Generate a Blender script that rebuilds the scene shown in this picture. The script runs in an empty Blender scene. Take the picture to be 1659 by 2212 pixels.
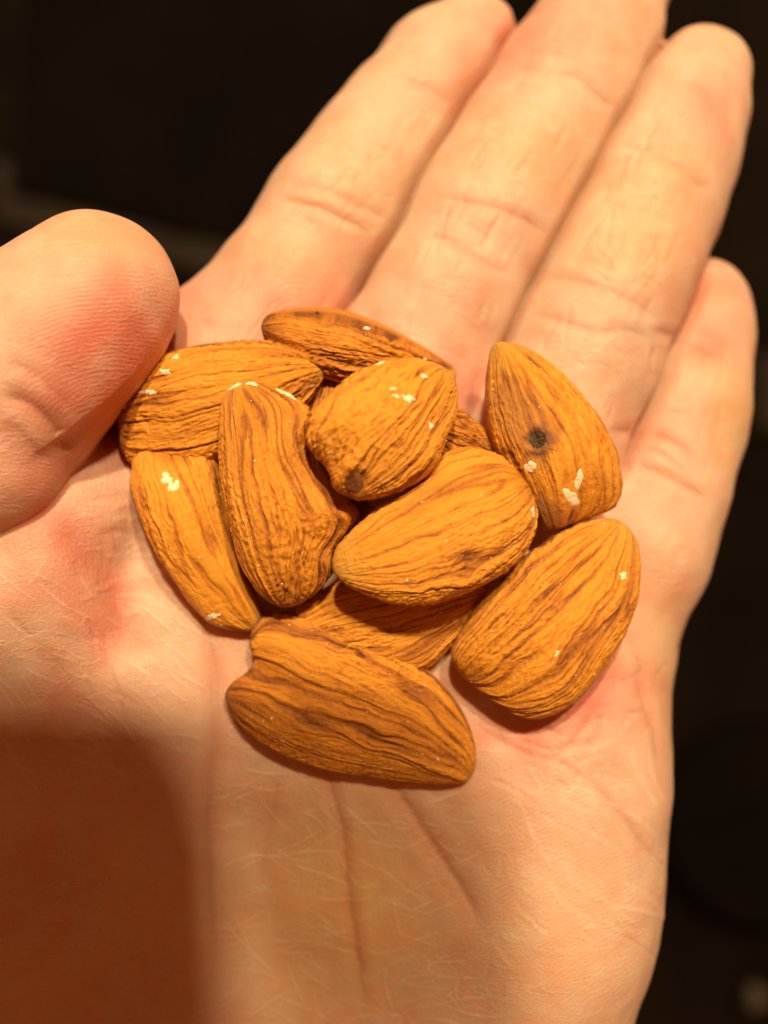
import bpy, math, random
import numpy as np
from mathutils import Vector
from mathutils.bvhtree import BVHTree

scene = bpy.context.scene
COL = scene.collection
MM = 0.001
# ------------------------------------------------------------------ camera
CAM_H = 110.0                 # mm above the hollow of the palm
FPX = 1980.0                  # focal length in 1659-px-wide picture units
cam_d = bpy.data.cameras.new("camera")
cam_d.lens = 5.6
cam_d.sensor_fit = 'HORIZONTAL'
cam_d.sensor_width = 2 * 5.6 * 829.5 / FPX
cam_d.clip_start = 0.002
cam_d.clip_end = 20
cam_d.dof.use_dof = True
cam_d.dof.focus_distance = (CAM_H - 7.5) * MM
cam_d.dof.aperture_fstop = 1.45
cam_d.dof.aperture_blades = 0
cam = bpy.data.objects.new("camera", cam_d)
cam.location = (0, 0, CAM_H * MM)
COL.objects.link(cam)
scene.camera = cam
# ------------------------------------------------------------------ light
world = bpy.data.worlds.new("World")
scene.world = world
world.use_nodes = True
bg = world.node_tree.nodes["Background"]
bg.inputs[0].default_value = (1.0, 0.26, 0.065, 1)
bg.inputs[1].default_value = 0.28
# two bulbs of one warm ceiling lamp: each throws its own phone shadow
for pos, en in (((181, 412, 638), 18.3), ((14, 428, 640), 25.2)):
    ld = bpy.data.lights.new("ceiling_lamp", 'POINT')
    ld.energy = en
    ld.color = (1.0, 0.71, 0.40)
    ld.shadow_soft_size = 0.021
    lo = bpy.data.objects.new("ceiling_lamp", ld)
    lo.location = [c * 0.001 for c in pos]
    COL.objects.link(lo)
scene.view_settings.view_transform = 'Standard'
scene.view_settings.look = 'None'
scene.view_settings.exposure = 0
scene.view_settings.gamma = 1
scene.cycles.use_denoising = True
scene.cycles.max_bounces = 8

# ------------------------------------------------------------------ helpers
def at(px, py, z):
    """point (mm) at depth z seen in picture direction px,py"""
    k = (CAM_H - z) / FPX
    return np.stack([(np.asarray(px, float) - 829.5) * k,
                     (1106 - np.asarray(py, float)) * k,
                     np.asarray(z, float) + 0 * k], -1)
def to_px(P):
    k = FPX / (CAM_H - P[..., 2])
    return 829.5 + P[..., 0] * k, 1106 - P[..., 1] * k

_rng = np.random.RandomState(7)
_perm = np.concatenate([_rng.permutation(256)] * 3)
_grad = _rng.normal(size=(256, 3)); _grad /= np.linalg.norm(_grad, axis=1)[:, None]
def pn(x, y, z=0.0):
    """Perlin noise, about -1..1"""
    x, y, z = np.broadcast_arrays(np.asarray(x, float), np.asarray(y, float), np.asarray(z, float))
    xi = np.floor(x).astype(int); yi = np.floor(y).astype(int); zi = np.floor(z).astype(int)
    xf, yf, zf = x - xi, y - yi, z - zi
    u, v, w = [t * t * t * (t * (t * 6 - 15) + 10) for t in (xf, yf, zf)]
    r = 0
    for dx in (0, 1):
        for dy in (0, 1):
            for dz in (0, 1):
                h = _perm[_perm[_perm[(xi + dx) & 255] + ((yi + dy) & 255)] + ((zi + dz) & 255)]
                g = _grad[h]
                d = g[..., 0] * (xf - dx) + g[..., 1] * (yf - dy) + g[..., 2] * (zf - dz)
                r = r + d * (u if dx else 1 - u) * (v if dy else 1 - v) * (w if dz else 1 - w)
    return r * 1.5
def sstep(a, b, x):
    t = np.clip((x - a) / (b - a), 0, 1)
    return t * t * (3 - 2 * t)
def smooth_line(pts, n=12, closed=False):
    """Catmull-Rom through the points"""
    P = np.asarray(pts, float)
    m = len(P)
    if closed:
        Q = np.concatenate([P[-1:], P, P[:2]])
        segs = m
    else:
        Q = np.concatenate([2 * P[:1] - P[1:2], P, 2 * P[-1:] - P[-2:-1]])
        segs = m - 1
    t = np.linspace(0, 1, n, endpoint=False)[:, None]
    out = []
    for i in range(segs):
        a, b, c, d = Q[i:i + 4]
        out.append(0.5 * (2 * b + (c - a) * t + (2 * a - 5 * b + 4 * c - d) * t ** 2 + (3 * b - a - 3 * c + d) * t ** 3))
    out = np.concatenate(out)
    if not closed:
        out = np.concatenate([out, P[-1:]])
    return out
def mesh_np(name, V, Q, mat=None, tris=None, smooth=True):
    """mesh from numpy verts (metres), quads and optional triangles"""
    me = bpy.data.meshes.new(name)
    Q = np.asarray(Q, np.int32).reshape(-1, 4)
    T = np.zeros((0, 3), np.int32) if tris is None else np.asarray(tris, np.int32).reshape(-1, 3)
    me.vertices.add(len(V)); me.vertices.foreach_set("co", np.ascontiguousarray(V, np.float32).ravel())
    loops = np.concatenate([Q.ravel(), T.ravel()])
    me.loops.add(len(loops)); me.loops.foreach_set("vertex_index", loops)
    tot = np.concatenate([np.full(len(Q), 4, np.int32), np.full(len(T), 3, np.int32)])
    start = np.concatenate([[0], np.cumsum(tot)[:-1]]).astype(np.int32)
    me.polygons.add(len(tot)); me.polygons.foreach_set("loop_start", start)
    me.polygons.foreach_set("loop_total", tot)
    me.polygons.foreach_set("use_smooth", np.full(len(tot), smooth))
    me.update(calc_edges=True); me.validate()
    if mat: me.materials.append(mat)
    return me
def add_attr(me, name, C):
    a = me.color_attributes.new(name, 'FLOAT_COLOR', 'POINT')
    full = np.ones((len(me.vertices), 4), np.float32)
    full[:, :C.shape[1]] = C
    a.data.foreach_set("color", full.ravel())
def link(name, me, parent=None, loc=None, label=None, cat=None, group=None, kind=None):
    o = bpy.data.objects.new(name, me)
    COL.objects.link(o)
    if loc is not None: o.location = loc
    if parent: o.parent = parent
    if label: o["label"] = label
    if cat: o["category"] = cat
    if group: o["group"] = group
    if kind: o["kind"] = kind
    return o
def vnormals(V, Q):
    fn = np.cross(V[Q[:, 2]] - V[Q[:, 0]], V[Q[:, 3]] - V[Q[:, 1]])
    N = np.zeros_like(V)
    for k in range(4):
        for c in range(3):
            N[:, c] += np.bincount(Q[:, k], fn[:, c], len(V))
    return N / (np.linalg.norm(N, axis=1)[:, None] + 1e-12)

class Mat:
    """small node-tree builder"""
    def __init__(s, name):
        s.m = bpy.data.materials.new(name); s.m.use_nodes = True
        s.t = s.m.node_tree; s.b = s.t.nodes["Principled BSDF"]
    def n(s, typ, **kw):
        nd = s.t.nodes.new(typ)
        for k, v in kw.items():
            if k == 'ins':
                for i, val in v.items():
                    if isinstance(val, bpy.types.NodeSocket): s.t.links.new(val, nd.inputs[i])
                    else: nd.inputs[i].default_value = val
            else: setattr(nd, k, v)
        return nd
    def math(s, op, a, b=0.0, c=0.0, clamp=False):
        return s.n('ShaderNodeMath', operation=op, use_clamp=clamp, ins={0: a, 1: b, 2: c}).outputs[0]
    def mix(s, f, a, b, mode='MIX'):
        nd = s.n('ShaderNodeMix', data_type='RGBA', blend_type=mode)
        for i, v in ((0, f), (6, a), (7, b)):
            if isinstance(v, bpy.types.NodeSocket): s.t.links.new(v, nd.inputs[i])
            else: nd.inputs[i].default_value = v
        return nd.outputs[2]
    def noise(s, vec, scale, detail=2.0, rough=0.5):
        return s.n('ShaderNodeTexNoise', ins={'Vector': vec, 'Scale': scale, 'Detail': detail, 'Roughness': rough}).outputs[0]
    def ramp(s, f, stops):
        r = s.n('ShaderNodeValToRGB', ins={0: f})
        e = r.color_ramp.elements
        while len(e) < len(stops): e.new(0.5)
        for el, (p, c) in zip(e, stops): el.position = p; el.color = (*c, 1)
        return r.outputs[0]
    def set(s, **kw):
        for k, v in kw.items():
            k = k.replace('_', ' ')
            if isinstance(v, bpy.types.NodeSocket): s.t.links.new(v, s.b.inputs[k])
            else: s.b.inputs[k].default_value = v
    def objco(s, scale=1000.0):
        tc = s.n('ShaderNodeTexCoord').outputs['Object']
        return s.n('ShaderNodeVectorMath', operation='SCALE', ins={0: tc, 'Scale': scale}).outputs[0]

# ------------------------------------------------------------------ materials
def skin_material():
    M = Mat("skin")
    co = M.objco()
    tone = M.n('ShaderNodeAttribute', attribute_name="tone").outputs['Color']
    dat = M.n('ShaderNodeAttribute', attribute_name="data")
    sep = M.n('ShaderNodeSeparateColor', ins={0: dat.outputs['Color']})
    phase, ridge, line = sep.outputs[0], sep.outputs[1], sep.outputs[2]
    mott = M.noise(co, 0.22, 4, 0.6)
    base = M.mix(M.ramp(mott, [(0.38, (0, 0, 0)), (0.64, (1, 1, 1))]), tone,
                 M.mix(1.0, tone, (1.0, 0.86, 0.80, 1), 'MULTIPLY'))
    fine = M.noise(co, 1.6, 3, 0.6)
    base = M.mix(M.math('MULTIPLY', M.ramp(fine, [(0.45, (0, 0, 0)), (0.7, (1, 1, 1))]), 0.30), base,
                 M.mix(1.0, base, (1.05, 1.08, 1.1, 1), 'MULTIPLY'))
    # net of hair-fine skin lines
    net = None
    for ang, sc, off in ((0.5, (0.10, 0.42, 0.3), 0.0), (-0.6, (0.10, 0.36, 0.3), 13.0), (1.5, (0.08, 0.30, 0.3), 29.0)):
        mp = M.n('ShaderNodeMapping', ins={0: co, 1: (off, off, 0), 2: (0, 0, ang), 3: sc}).outputs[0]
        nn = M.math('ABSOLUTE', M.math('SUBTRACT', M.noise(mp, 1.0, 2.5, 0.5), 0.5))
        ln = M.ramp(nn, [(0.003, (1, 1, 1)), (0.010, (0, 0, 0))])
        net = ln if net is None else M.math('MAXIMUM', net, ln)
    net = M.math('MULTIPLY', net, M.ramp(M.noise(co, 0.12, 2), [(0.42, (0, 0, 0)), (0.62, (1, 1, 1))]))
    base = M.mix(M.math('MULTIPLY', net, 0.8), base, M.mix(1.0, base, (1.08, 1.15, 1.2, 1), 'MULTIPLY'))
    base = M.mix(line, base, M.mix(1.0, base, (1.10, 1.22, 1.30, 1), 'MULTIPLY'))
    # relief: finger-print ridges along a phase attribute, skin cells, pores
    ph = M.math('ADD', phase, M.math('MULTIPLY', M.noise(co, 0.5, 2), 0.9))
    rid = M.math('SINE', M.math('MULTIPLY', ph, 6.2832 / 0.52))
    brk = M.ramp(M.noise(co, 0.9, 2), [(0.35, (0.2, 0.2, 0.2)), (0.6, (1, 1, 1))])
    rid = M.math('MULTIPLY', M.math('MULTIPLY', rid, ridge), brk)
    vor = M.n('ShaderNodeTexVoronoi', feature='DISTANCE_TO_EDGE', ins={'Vector': co, 'Scale': 1.25, 'Randomness': 1.0}).outputs[0]
    cell = M.ramp(vor, [(0.0, (0, 0, 0)), (0.16, (1, 1, 1))])
    h = M.math('MULTIPLY', cell, 0.22)
    h = M.math('SUBTRACT', h, M.math('MULTIPLY', net, -0.6))
    h = M.math('ADD', h, M.math('MULTIPLY', rid, 0.24))
    h = M.math('ADD', h, M.math('MULTIPLY', M.noise(co, 4.0, 3, 0.65), 1.0))
    h = M.math('ADD', h, M.math('MULTIPLY', M.noise(co, 0.8, 2), 0.8))
    bump = M.n('ShaderNodeBump', ins={'Strength': 0.75, 'Distance': 0.00012, 'Height': h})
    rough = M.math('ADD', 0.34, M.math('MULTIPLY', M.noise(co, 2.5, 3), 0.24))
    M.set(Base_Color=base, Roughness=rough, Normal=bump.outputs[0], Specular_IOR_Level=0.5,
          Subsurface_Weight=0.85, Subsurface_Radius=(1.0, 0.30, 0.12), Subsurface_Scale=0.0016)
    return M.m
def almond_material():
    M = Mat("almond_skin")
    co = M.objco()
    dat = M.n('ShaderNodeAttribute', attribute_name="data")
    sep = M.n('ShaderNodeSeparateColor', ins={0: dat.outputs['Color']})
    vein, cap, stain = sep.outputs[0], sep.outputs[1], sep.outputs[2]
    n1 = M.noise(co, 0.35, 3, 0.6)
    rib = M.n('ShaderNodeAttribute', attribute_name="ribs").outputs['Vector']
    st1 = M.noise(rib, 1.0, 3, 0.65)
    st2 = M.noise(rib, 3.1, 3, 0.7)
    n2 = M.noise(co, 5.0, 4, 0.7)
    f = M.math('ADD', vein, M.math('MULTIPLY', M.math('SUBTRACT', n1, 0.5), 0.30))
    f = M.math('ADD', f, M.math('MULTIPLY', M.math('SUBTRACT', n2, 0.5), 0.42))
    f = M.math('ADD', f, M.math('MULTIPLY', M.math('SUBTRACT', st1, 0.5), 0.55), clamp=True)
    rnd = M.n('ShaderNodeObjectInfo').outputs['Random']
    f = M.math('ADD', f, M.math('MULTIPLY', M.math('SUBTRACT', rnd, 0.5), 0.10), clamp=True)
    c = M.ramp(f, [(0.0, (0.84, 0.385, 0.032)), (0.28, (0.67, 0.265, 0.021)),
                   (0.58, (0.46, 0.165, 0.016)), (1.0, (0.17, 0.048, 0.011))])
    c = M.mix(cap, c, M.mix(n2, (0.62, 0.34, 0.045, 1), (0.74, 0.45, 0.075, 1)))
    c = M.mix(stain, c, M.mix(n2, (0.16, 0.055, 0.022, 1), (0.30, 0.14, 0.065, 1)))
    # pale dust grains that cling to the skin
    gr = M.n('ShaderNodeTexVoronoi', feature='F1', ins={'Vector': co, 'Scale': 2.6}).outputs[0]
    g = M.math('MULTIPLY', M.ramp(gr, [(0.06, (1, 1, 1)), (0.11, (0, 0, 0))]),
               M.ramp(M.noise(co, 0.9, 1), [(0.55, (0, 0, 0)), (0.65, (1, 1, 1))]))
    c = M.mix(M.math('MULTIPLY', g, 0.6), c, (0.72, 0.50, 0.25, 1))
    h = M.math('ADD', M.math('MULTIPLY', n2, 0.9), M.noise(co, 1.8, 3, 0.6))
    h = M.math('ADD', h, M.math('MULTIPLY', st1, 1.5))
    h = M.math('ADD', h, M.math('MULTIPLY', st2, 0.7))
    h = M.math('ADD', h, M.math('MULTIPLY', M.noise(co, 14.0, 2), 0.5))
    bump = M.n('ShaderNodeBump', ins={'Strength': 0.7, 'Distance': 0.00018, 'Height': h})
    M.set(Base_Color=c, Roughness=0.46, Specular_IOR_Level=0.45, Normal=bump.outputs[0],
          Subsurface_Weight=0.15, Subsurface_Radius=(1.0, 0.4, 0.1), Subsurface_Scale=0.0006,
          Sheen_Weight=0.10, Sheen_Roughness=0.4, Sheen_Tint=(1.0, 0.8, 0.5, 1))
    return M.m
def plain_material(name, c1, c2, scale, rough, bump=0.0, spec=0.5, sss=0.0):
    M = Mat(name)
    co = M.objco()
    n = M.noise(co, scale, 4, 0.6)
    M.set(Base_Color=M.mix(M.ramp(n, [(0.35, (0, 0, 0)), (0.65, (1, 1, 1))]), (*c1, 1), (*c2, 1)), Roughness=rough,
          Specular_IOR_Level=spec)
    if sss: M.set(Subsurface_Weight=sss, Subsurface_Radius=(1, 0.7, 0.4), Subsurface_Scale=0.0008)
    if bump:
        b = M.n('ShaderNodeBump', ins={'Strength': 0.8, 'Distance': bump, 'Height': M.noise(co, scale * 2, 3)})
        M.set(Normal=b.outputs[0])
    return M.m
SKIN = skin_material()
ALMOND = almond_material()
KERNEL = plain_material("kernel_flesh", (0.90, 0.76, 0.48), (0.94, 0.88, 0.70), 2.5, 0.6, 0.0001, 0.3, 0.2)
SCAR = plain_material("scar_skin", (0.13, 0.045, 0.015), (0.24, 0.09, 0.028), 2.5, 0.8, 0.0002, 0.2)
MOULD = plain_material("dark_rot", (0.040, 0.026, 0.015), (0.13, 0.085, 0.045), 2.2, 0.9, 0.0003, 0.2)
GROUND = plain_material("dark_table", (0.006, 0.0045, 0.003), (0.012, 0.009, 0.006), 0.012, 0.9, 0.0, 0.05)
MAT_DK = plain_material("black_rubber", (0.004, 0.0034, 0.003), (0.007, 0.0055, 0.0045), 0.02, 0.9, 0.0, 0.05)
GREY = plain_material("dull_grey_edge", (0.026, 0.023, 0.017), (0.040, 0.035, 0.026), 0.03, 0.9, 0.0, 0.05)
PALE = plain_material("pale_scrap", (0.07, 0.064, 0.05), (0.11, 0.10, 0.075), 0.1, 0.8)
PH_BODY = plain_material("phone_back", (0.02, 0.02, 0.022), (0.025, 0.025, 0.028), 0.05, 0.35)
PH_GLASS = plain_material("phone_glass", (0.008, 0.008, 0.01), (0.01, 0.01, 0.012), 0.05, 0.08)
PH_METAL = plain_material("phone_metal", (0.3, 0.3, 0.31), (0.35, 0.35, 0.36), 0.05, 0.3)

# ------------------------------------------------------------------ the hand
# one continuous surface: rounded limbs blended as a distance field, then meshed
VOX = 0.85
GX = np.arange(-78, 72.01, VOX); GY = np.arange(-122, 92.01, VOX); GZ = np.arange(-70, 30.01, VOX)
SHAPE = (len(GX), len(GY), len(GZ))
PTS = None                    # None: the voxel grid; an (n,3) array: those points
def new_field(): return np.full(SHAPE if PTS is None else len(PTS), 60.0, np.float32)
def smin(a, b, k):
    h = np.maximum(k - np.abs(a - b), 0) / k
    return np.minimum(a, b) - h * h * k * 0.25
def cone(F, a, b, ra, rb, k, flat=1.0):
    """blend one tapered limb into field F"""
    a = np.asarray(a, float); b = np.asarray(b, float)
    pad = max(ra, rb) + 14
    lo = np.minimum(a, b) - pad; hi = np.maximum(a, b) + pad
    if PTS is not None:
        s = np.flatnonzero((PTS[:, 1] > lo[1]) & (PTS[:, 1] < hi[1]) & (PTS[:, 0] > lo[0]) & (PTS[:, 0] < hi[0]))
        if not len(s): return
        X, Y, Z = PTS[s].T
    else:
        s = grid_box(lo, hi)
        if s is None: return
        X = GX[s[0]][:, None, None]; Y = GY[s[1]][None, :, None]; Z = GZ[s[2]][None, None, :]
    ba = b - a; l2 = ba @ ba + 1e-9
    t = np.clip(((X - a[0]) * ba[0] + (Y - a[1]) * ba[1] + (Z - a[2]) * ba[2]) / l2, 0, 1)
    dz = (Z - a[2] - t * ba[2]) * flat
    d = np.sqrt((X - a[0] - t * ba[0]) ** 2 + (Y - a[1] - t * ba[1]) ** 2 + dz ** 2) - (ra + (rb - ra) * t)
    F[s] = smin(F[s], d.astype(np.float32), k)
def grid_box(lo, hi):
    sl = []
    for g, l, h in zip((GX, GY, GZ), lo, hi):
        i0 = int(np.clip(np.searchsorted(g, l), 0, len(g))); i1 = int(np.clip(np.searchsorted(g, h), 0, len(g)))
        if i1 <= i0: return None
        sl.append(slice(i0, i1))
    return tuple(sl)
def chain(F, pts, k=2.5, flat=1.0):
    """pts: (px, py, z of the axis, half width in px)"""
    W = [(at(p[0], p[1], p[2]), p[3] * (CAM_H - p[2]) / FPX) for p in pts]
    if len(W) == 1: cone(F, W[0][0], W[0][0], W[0][1], W[0][1], k, flat)
    for (a, ra), (b, rb) in zip(W, W[1:]): cone(F, a, b, ra, rb, k, flat)

FING = {
 'index':  [(470, 830, -13, 150), (500, 775, -13, 150), (600, 640, -14.5, 143), (700, 495, -16.5, 138), (740, 440, -17, 137),
            (800, 350, -18.5, 130), (860, 262, -20.5, 121), (945, 165, -23.0, 120), (1012, 106, -25.0, 110)],
 'middle': [(850, 860, -13, 148), (880, 790, -13.5, 146), (960, 650, -15, 143), (1035, 500, -16.5, 143), (1070, 440, -17, 142),
            (1140, 330, -18.5, 143), (1215, 200, -21, 138), (1285, 80, -23, 122), (1345, -50, -25, 110)],
 'ring':   [(1170, 950, -13.5, 152), (1250, 770, -15, 152), (1310, 630, -16.5, 146), (1345, 560, -17, 144), (1395, 440, -18.5, 141),
            (1440, 340, -20.5, 128), (1475, 250, -22, 118), (1509, 174, -23.5, 107)],
 'pinky':  [(1380, 1190, -16, 145), (1428, 1050, -17, 134), (1461, 930, -18.5, 133), (1471, 870, -19, 130),
            (1489, 780, -21.5, 117), (1501, 715, -23, 110), (1511, 662, -24.5, 101)],
}
# sides on which a finger is pressed against its neighbour
SIDES = {'index': (), 'middle': (-1, 1), 'ring': (-1, 1), 'pinky': ()}
def build_hand(want_gap=False, kf=0.4):
    palm = new_field()
    K = 9
    chain(palm, [(505, 800, -14, 165), (560, 1300, -15, 185), (600, 1580, -17, 200), (625, 1850, -22, 210), (630, 2100, -27, 220), (640, 2500, -36, 240)], K)
    chain(palm, [(850, 860, -14, 160), (830, 1300, -15.3, 185), (815, 1580, -17.3, 200), (800, 1850, -22.5, 210), (795, 2100, -28, 220), (780, 2500, -37, 240)], K)
    chain(palm, [(1130, 1000, -14.5, 160), (1060, 1400, -15.3, 190), (1000, 1630, -18, 200), (960, 1900, -22, 210), (930, 2120, -27, 220), (900, 2500, -36, 240)], K)
    chain(palm, [(1350, 1190, -17.5, 145), (1240, 1460, -16, 166), (1203, 1700, -14, 203), (1158, 1960, -13.5, 222), (1062, 2300, -16, 245), (1000, 2900, -24, 320)], K)
    # ball of the thumb and the web towards the index finger
    chain(palm, [(60, 1500, -14, 255), (130, 1780, -12, 290), (330, 2150, -17, 270), (480, 2700, -28, 330)], K)
    chain(palm, [(300, 1250, -14.5, 205), (320, 1500, -14.5, 220), (330, 1800, -18, 215), (360, 2150, -24, 225)], K)
    chain(palm, [(330, 1050, -16, 170), (460, 900, -15.5, 165)], K)
    chain(palm, [(115, 1300, -3.2, 165), (60, 1500, -6, 205)], 3)
    chain(palm, [(-40, 1290, 0.5, 172), (60, 1190, 0, 128), (160, 1095, -3, 108), (250, 1000, -7.5, 98)], 5)
    chain(palm, [(620, 2600, -52, 300), (700, 2800, -50, 310), (740, 3100, -48, 330), (760, 3600, -46, 320)], K)
    fing = new_field(); each = []
    for nm, pts in FING.items():
        f = new_field()
        chain(f, pts, 3.0)
        A = np.array(pts, float)
        T = np.gradient(A[:, :2], axis=0); T /= np.linalg.norm(T, axis=1)[:, None]
        nr = np.stack([-T[:, 1], T[:, 0]], 1)                 # towards the little finger
        taper = np.clip(np.linspace(1.25, 0, len(A)), 0, 1) * 5
        for sg in SIDES[nm]:
            W = A.copy(); W[:, :2] += nr * (sg * taper)[:, None]; W[:, 3] -= 2
            chain(f, W[:-1], 3.0)
        each.append(f)
        fing = smin(fing, f, kf)
    D = smin(palm, fing, 5.0)
    th = new_field()
    # distal joint of the thumb, then the part below its crease
    chain(th, [(-120, 1005, 3, 194), (-32, 912, 4, 189), (33, 826, 5, 182), (129, 724, 5.5, 175), (196, 653, 5.0, 165), (217, 628, 4.5, 153)], 4)
    chain(th, [(60, 800, 4, 190), (85, 830, 2, 118)], 6)
    th2 = new_field()
    chain(th2, [(-42, 978, 6.0, 184), (-150, 1010, 5, 190), (-330, 1150, 0, 220), (-250, 1700, -10, 260)], 4)
    th = smin(th, th2, 1.0)
    D = smin(D, th, 0.8)
    if want_gap:
        a, b = np.partition(np.stack(each), 1, axis=0)[:2]
        return a, b, palm
    return D
def surface_nets(D):
    S = D < 0
    nx, ny, nz = D.shape
    c = [S[i:nx - 1 + i, j:ny - 1 + j, k:nz - 1 + k] for i in (0, 1) for j in (0, 1) for k in (0, 1)]
    cnt = sum(x.astype(np.int8) for x in c)
    act = (cnt > 0) & (cnt < 8)
    idx = np.full(act.shape, -1, np.int64)
    I = np.argwhere(act); idx[act] = np.arange(len(I))
    acc = np.zeros((len(I), 3)); num = np.zeros(len(I))
    cor = [(i, j, k) for i in (0, 1) for j in (0, 1) for k in (0, 1)]
    val = {cc: D[I[:, 0] + cc[0], I[:, 1] + cc[1], I[:, 2] + cc[2]] for cc in cor}
    for a in cor:
        for ax in range(3):
            if a[ax] == 0:
                b = list(a); b[ax] = 1; b = tuple(b)
                va, vb = val[a], val[b]
                m = (va < 0) != (vb < 0)
                t = np.where(m, va / np.where(m, va - vb, 1), 0)
                p = np.array(a, float)[None, :].repeat(len(I), 0); p[:, ax] = t
                acc += p * m[:, None]; num += m
    V = I + acc / num[:, None]
    V = np.stack([GX[0] + V[:, 0] * VOX, GY[0] + V[:, 1] * VOX, GZ[0] + V[:, 2] * VOX], 1)
    quads = []
    for ax in range(3):
        u, v = [(1, 2), (2, 0), (0, 1)][ax]
        sa = [slice(None)] * 3; sb = [slice(None)] * 3
        sa[ax] = slice(0, -1); sb[ax] = slice(1, None)
        A, B = S[tuple(sa)], S[tuple(sb)]
        E = np.argwhere(A != B)
        E = E[(E[:, u] > 0) & (E[:, v] > 0) & (E[:, u] < D.shape[u] - 1) & (E[:, v] < D.shape[v] - 1)]
        ins = A[E[:, 0], E[:, 1], E[:, 2]]
        def g(du, dv):
            e = E.copy(); e[:, u] -= du; e[:, v] -= dv
            return idx[e[:, 0], e[:, 1], e[:, 2]]
        q = np.stack([g(1, 1), g(0, 1), g(0, 0), g(1, 0)], 1)
        q[~ins] = q[~ins][:, ::-1]
        quads.append(q)
    return V, np.concatenate(quads)
def laplace(V, Q, lam):
    n = len(V); S = np.zeros_like(V); c = np.zeros(n)
    for k in range(4):
        a = Q[:, k]
        for b in (Q[:, (k + 1) % 4], Q[:, (k + 3) % 4]):
            for d in range(3): S[:, d] += np.bincount(a, V[b, d], n)
            c += np.bincount(a, minlength=n)
    return V + lam * (S / np.maximum(c, 1)[:, None] - V)
def split(V, Q, mask):
    """cut the masked quads into four (linear mid points)"""
    R, K = Q[~mask], Q[mask]
    e = np.concatenate([np.stack([K[:, i], K[:, (i + 1) % 4]], 1) for i in range(4)])
    e.sort(1)
    key = e[:, 0].astype(np.int64) * len(V) + e[:, 1]
    uq, first, inv = np.unique(key, return_index=True, return_inverse=True)
    ue = e[first]
    nV = len(V); nE = len(ue); nK = len(K)
    mid = 0.5 * (V[ue[:, 0]] + V[ue[:, 1]])
    cen = V[K].mean(1)
    m = (inv.reshape(4, nK) + nV); ci = nV + nE + np.arange(nK)
    new = [np.stack([K[:, i], m[i], ci, m[(i + 3) % 4]], 1) for i in range(4)]
    return np.concatenate([V, mid, cen]), np.concatenate([R] + new)
def subsurf(V, Q):
    me = mesh_np("tmp", V, Q)
    o = bpy.data.objects.new("tmp", me); COL.objects.link(o)
    md = o.modifiers.new("s", 'SUBSURF'); md.levels = 1
    dg = bpy.context.evaluated_depsgraph_get(); dg.update()
    ev = o.evaluated_get(dg).to_mesh()
    V2 = np.empty(len(ev.vertices) * 3, np.float32); ev.vertices.foreach_get("co", V2)
    L = np.empty(len(ev.loops), np.int32); ev.loops.foreach_get("vertex_index", L)
    o.evaluated_get(dg).to_mesh_clear()
    bpy.data.objects.remove(o); bpy.data.meshes.remove(me)
    return V2.reshape(-1, 3).astype(float), L.reshape(-1, 4)

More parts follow.
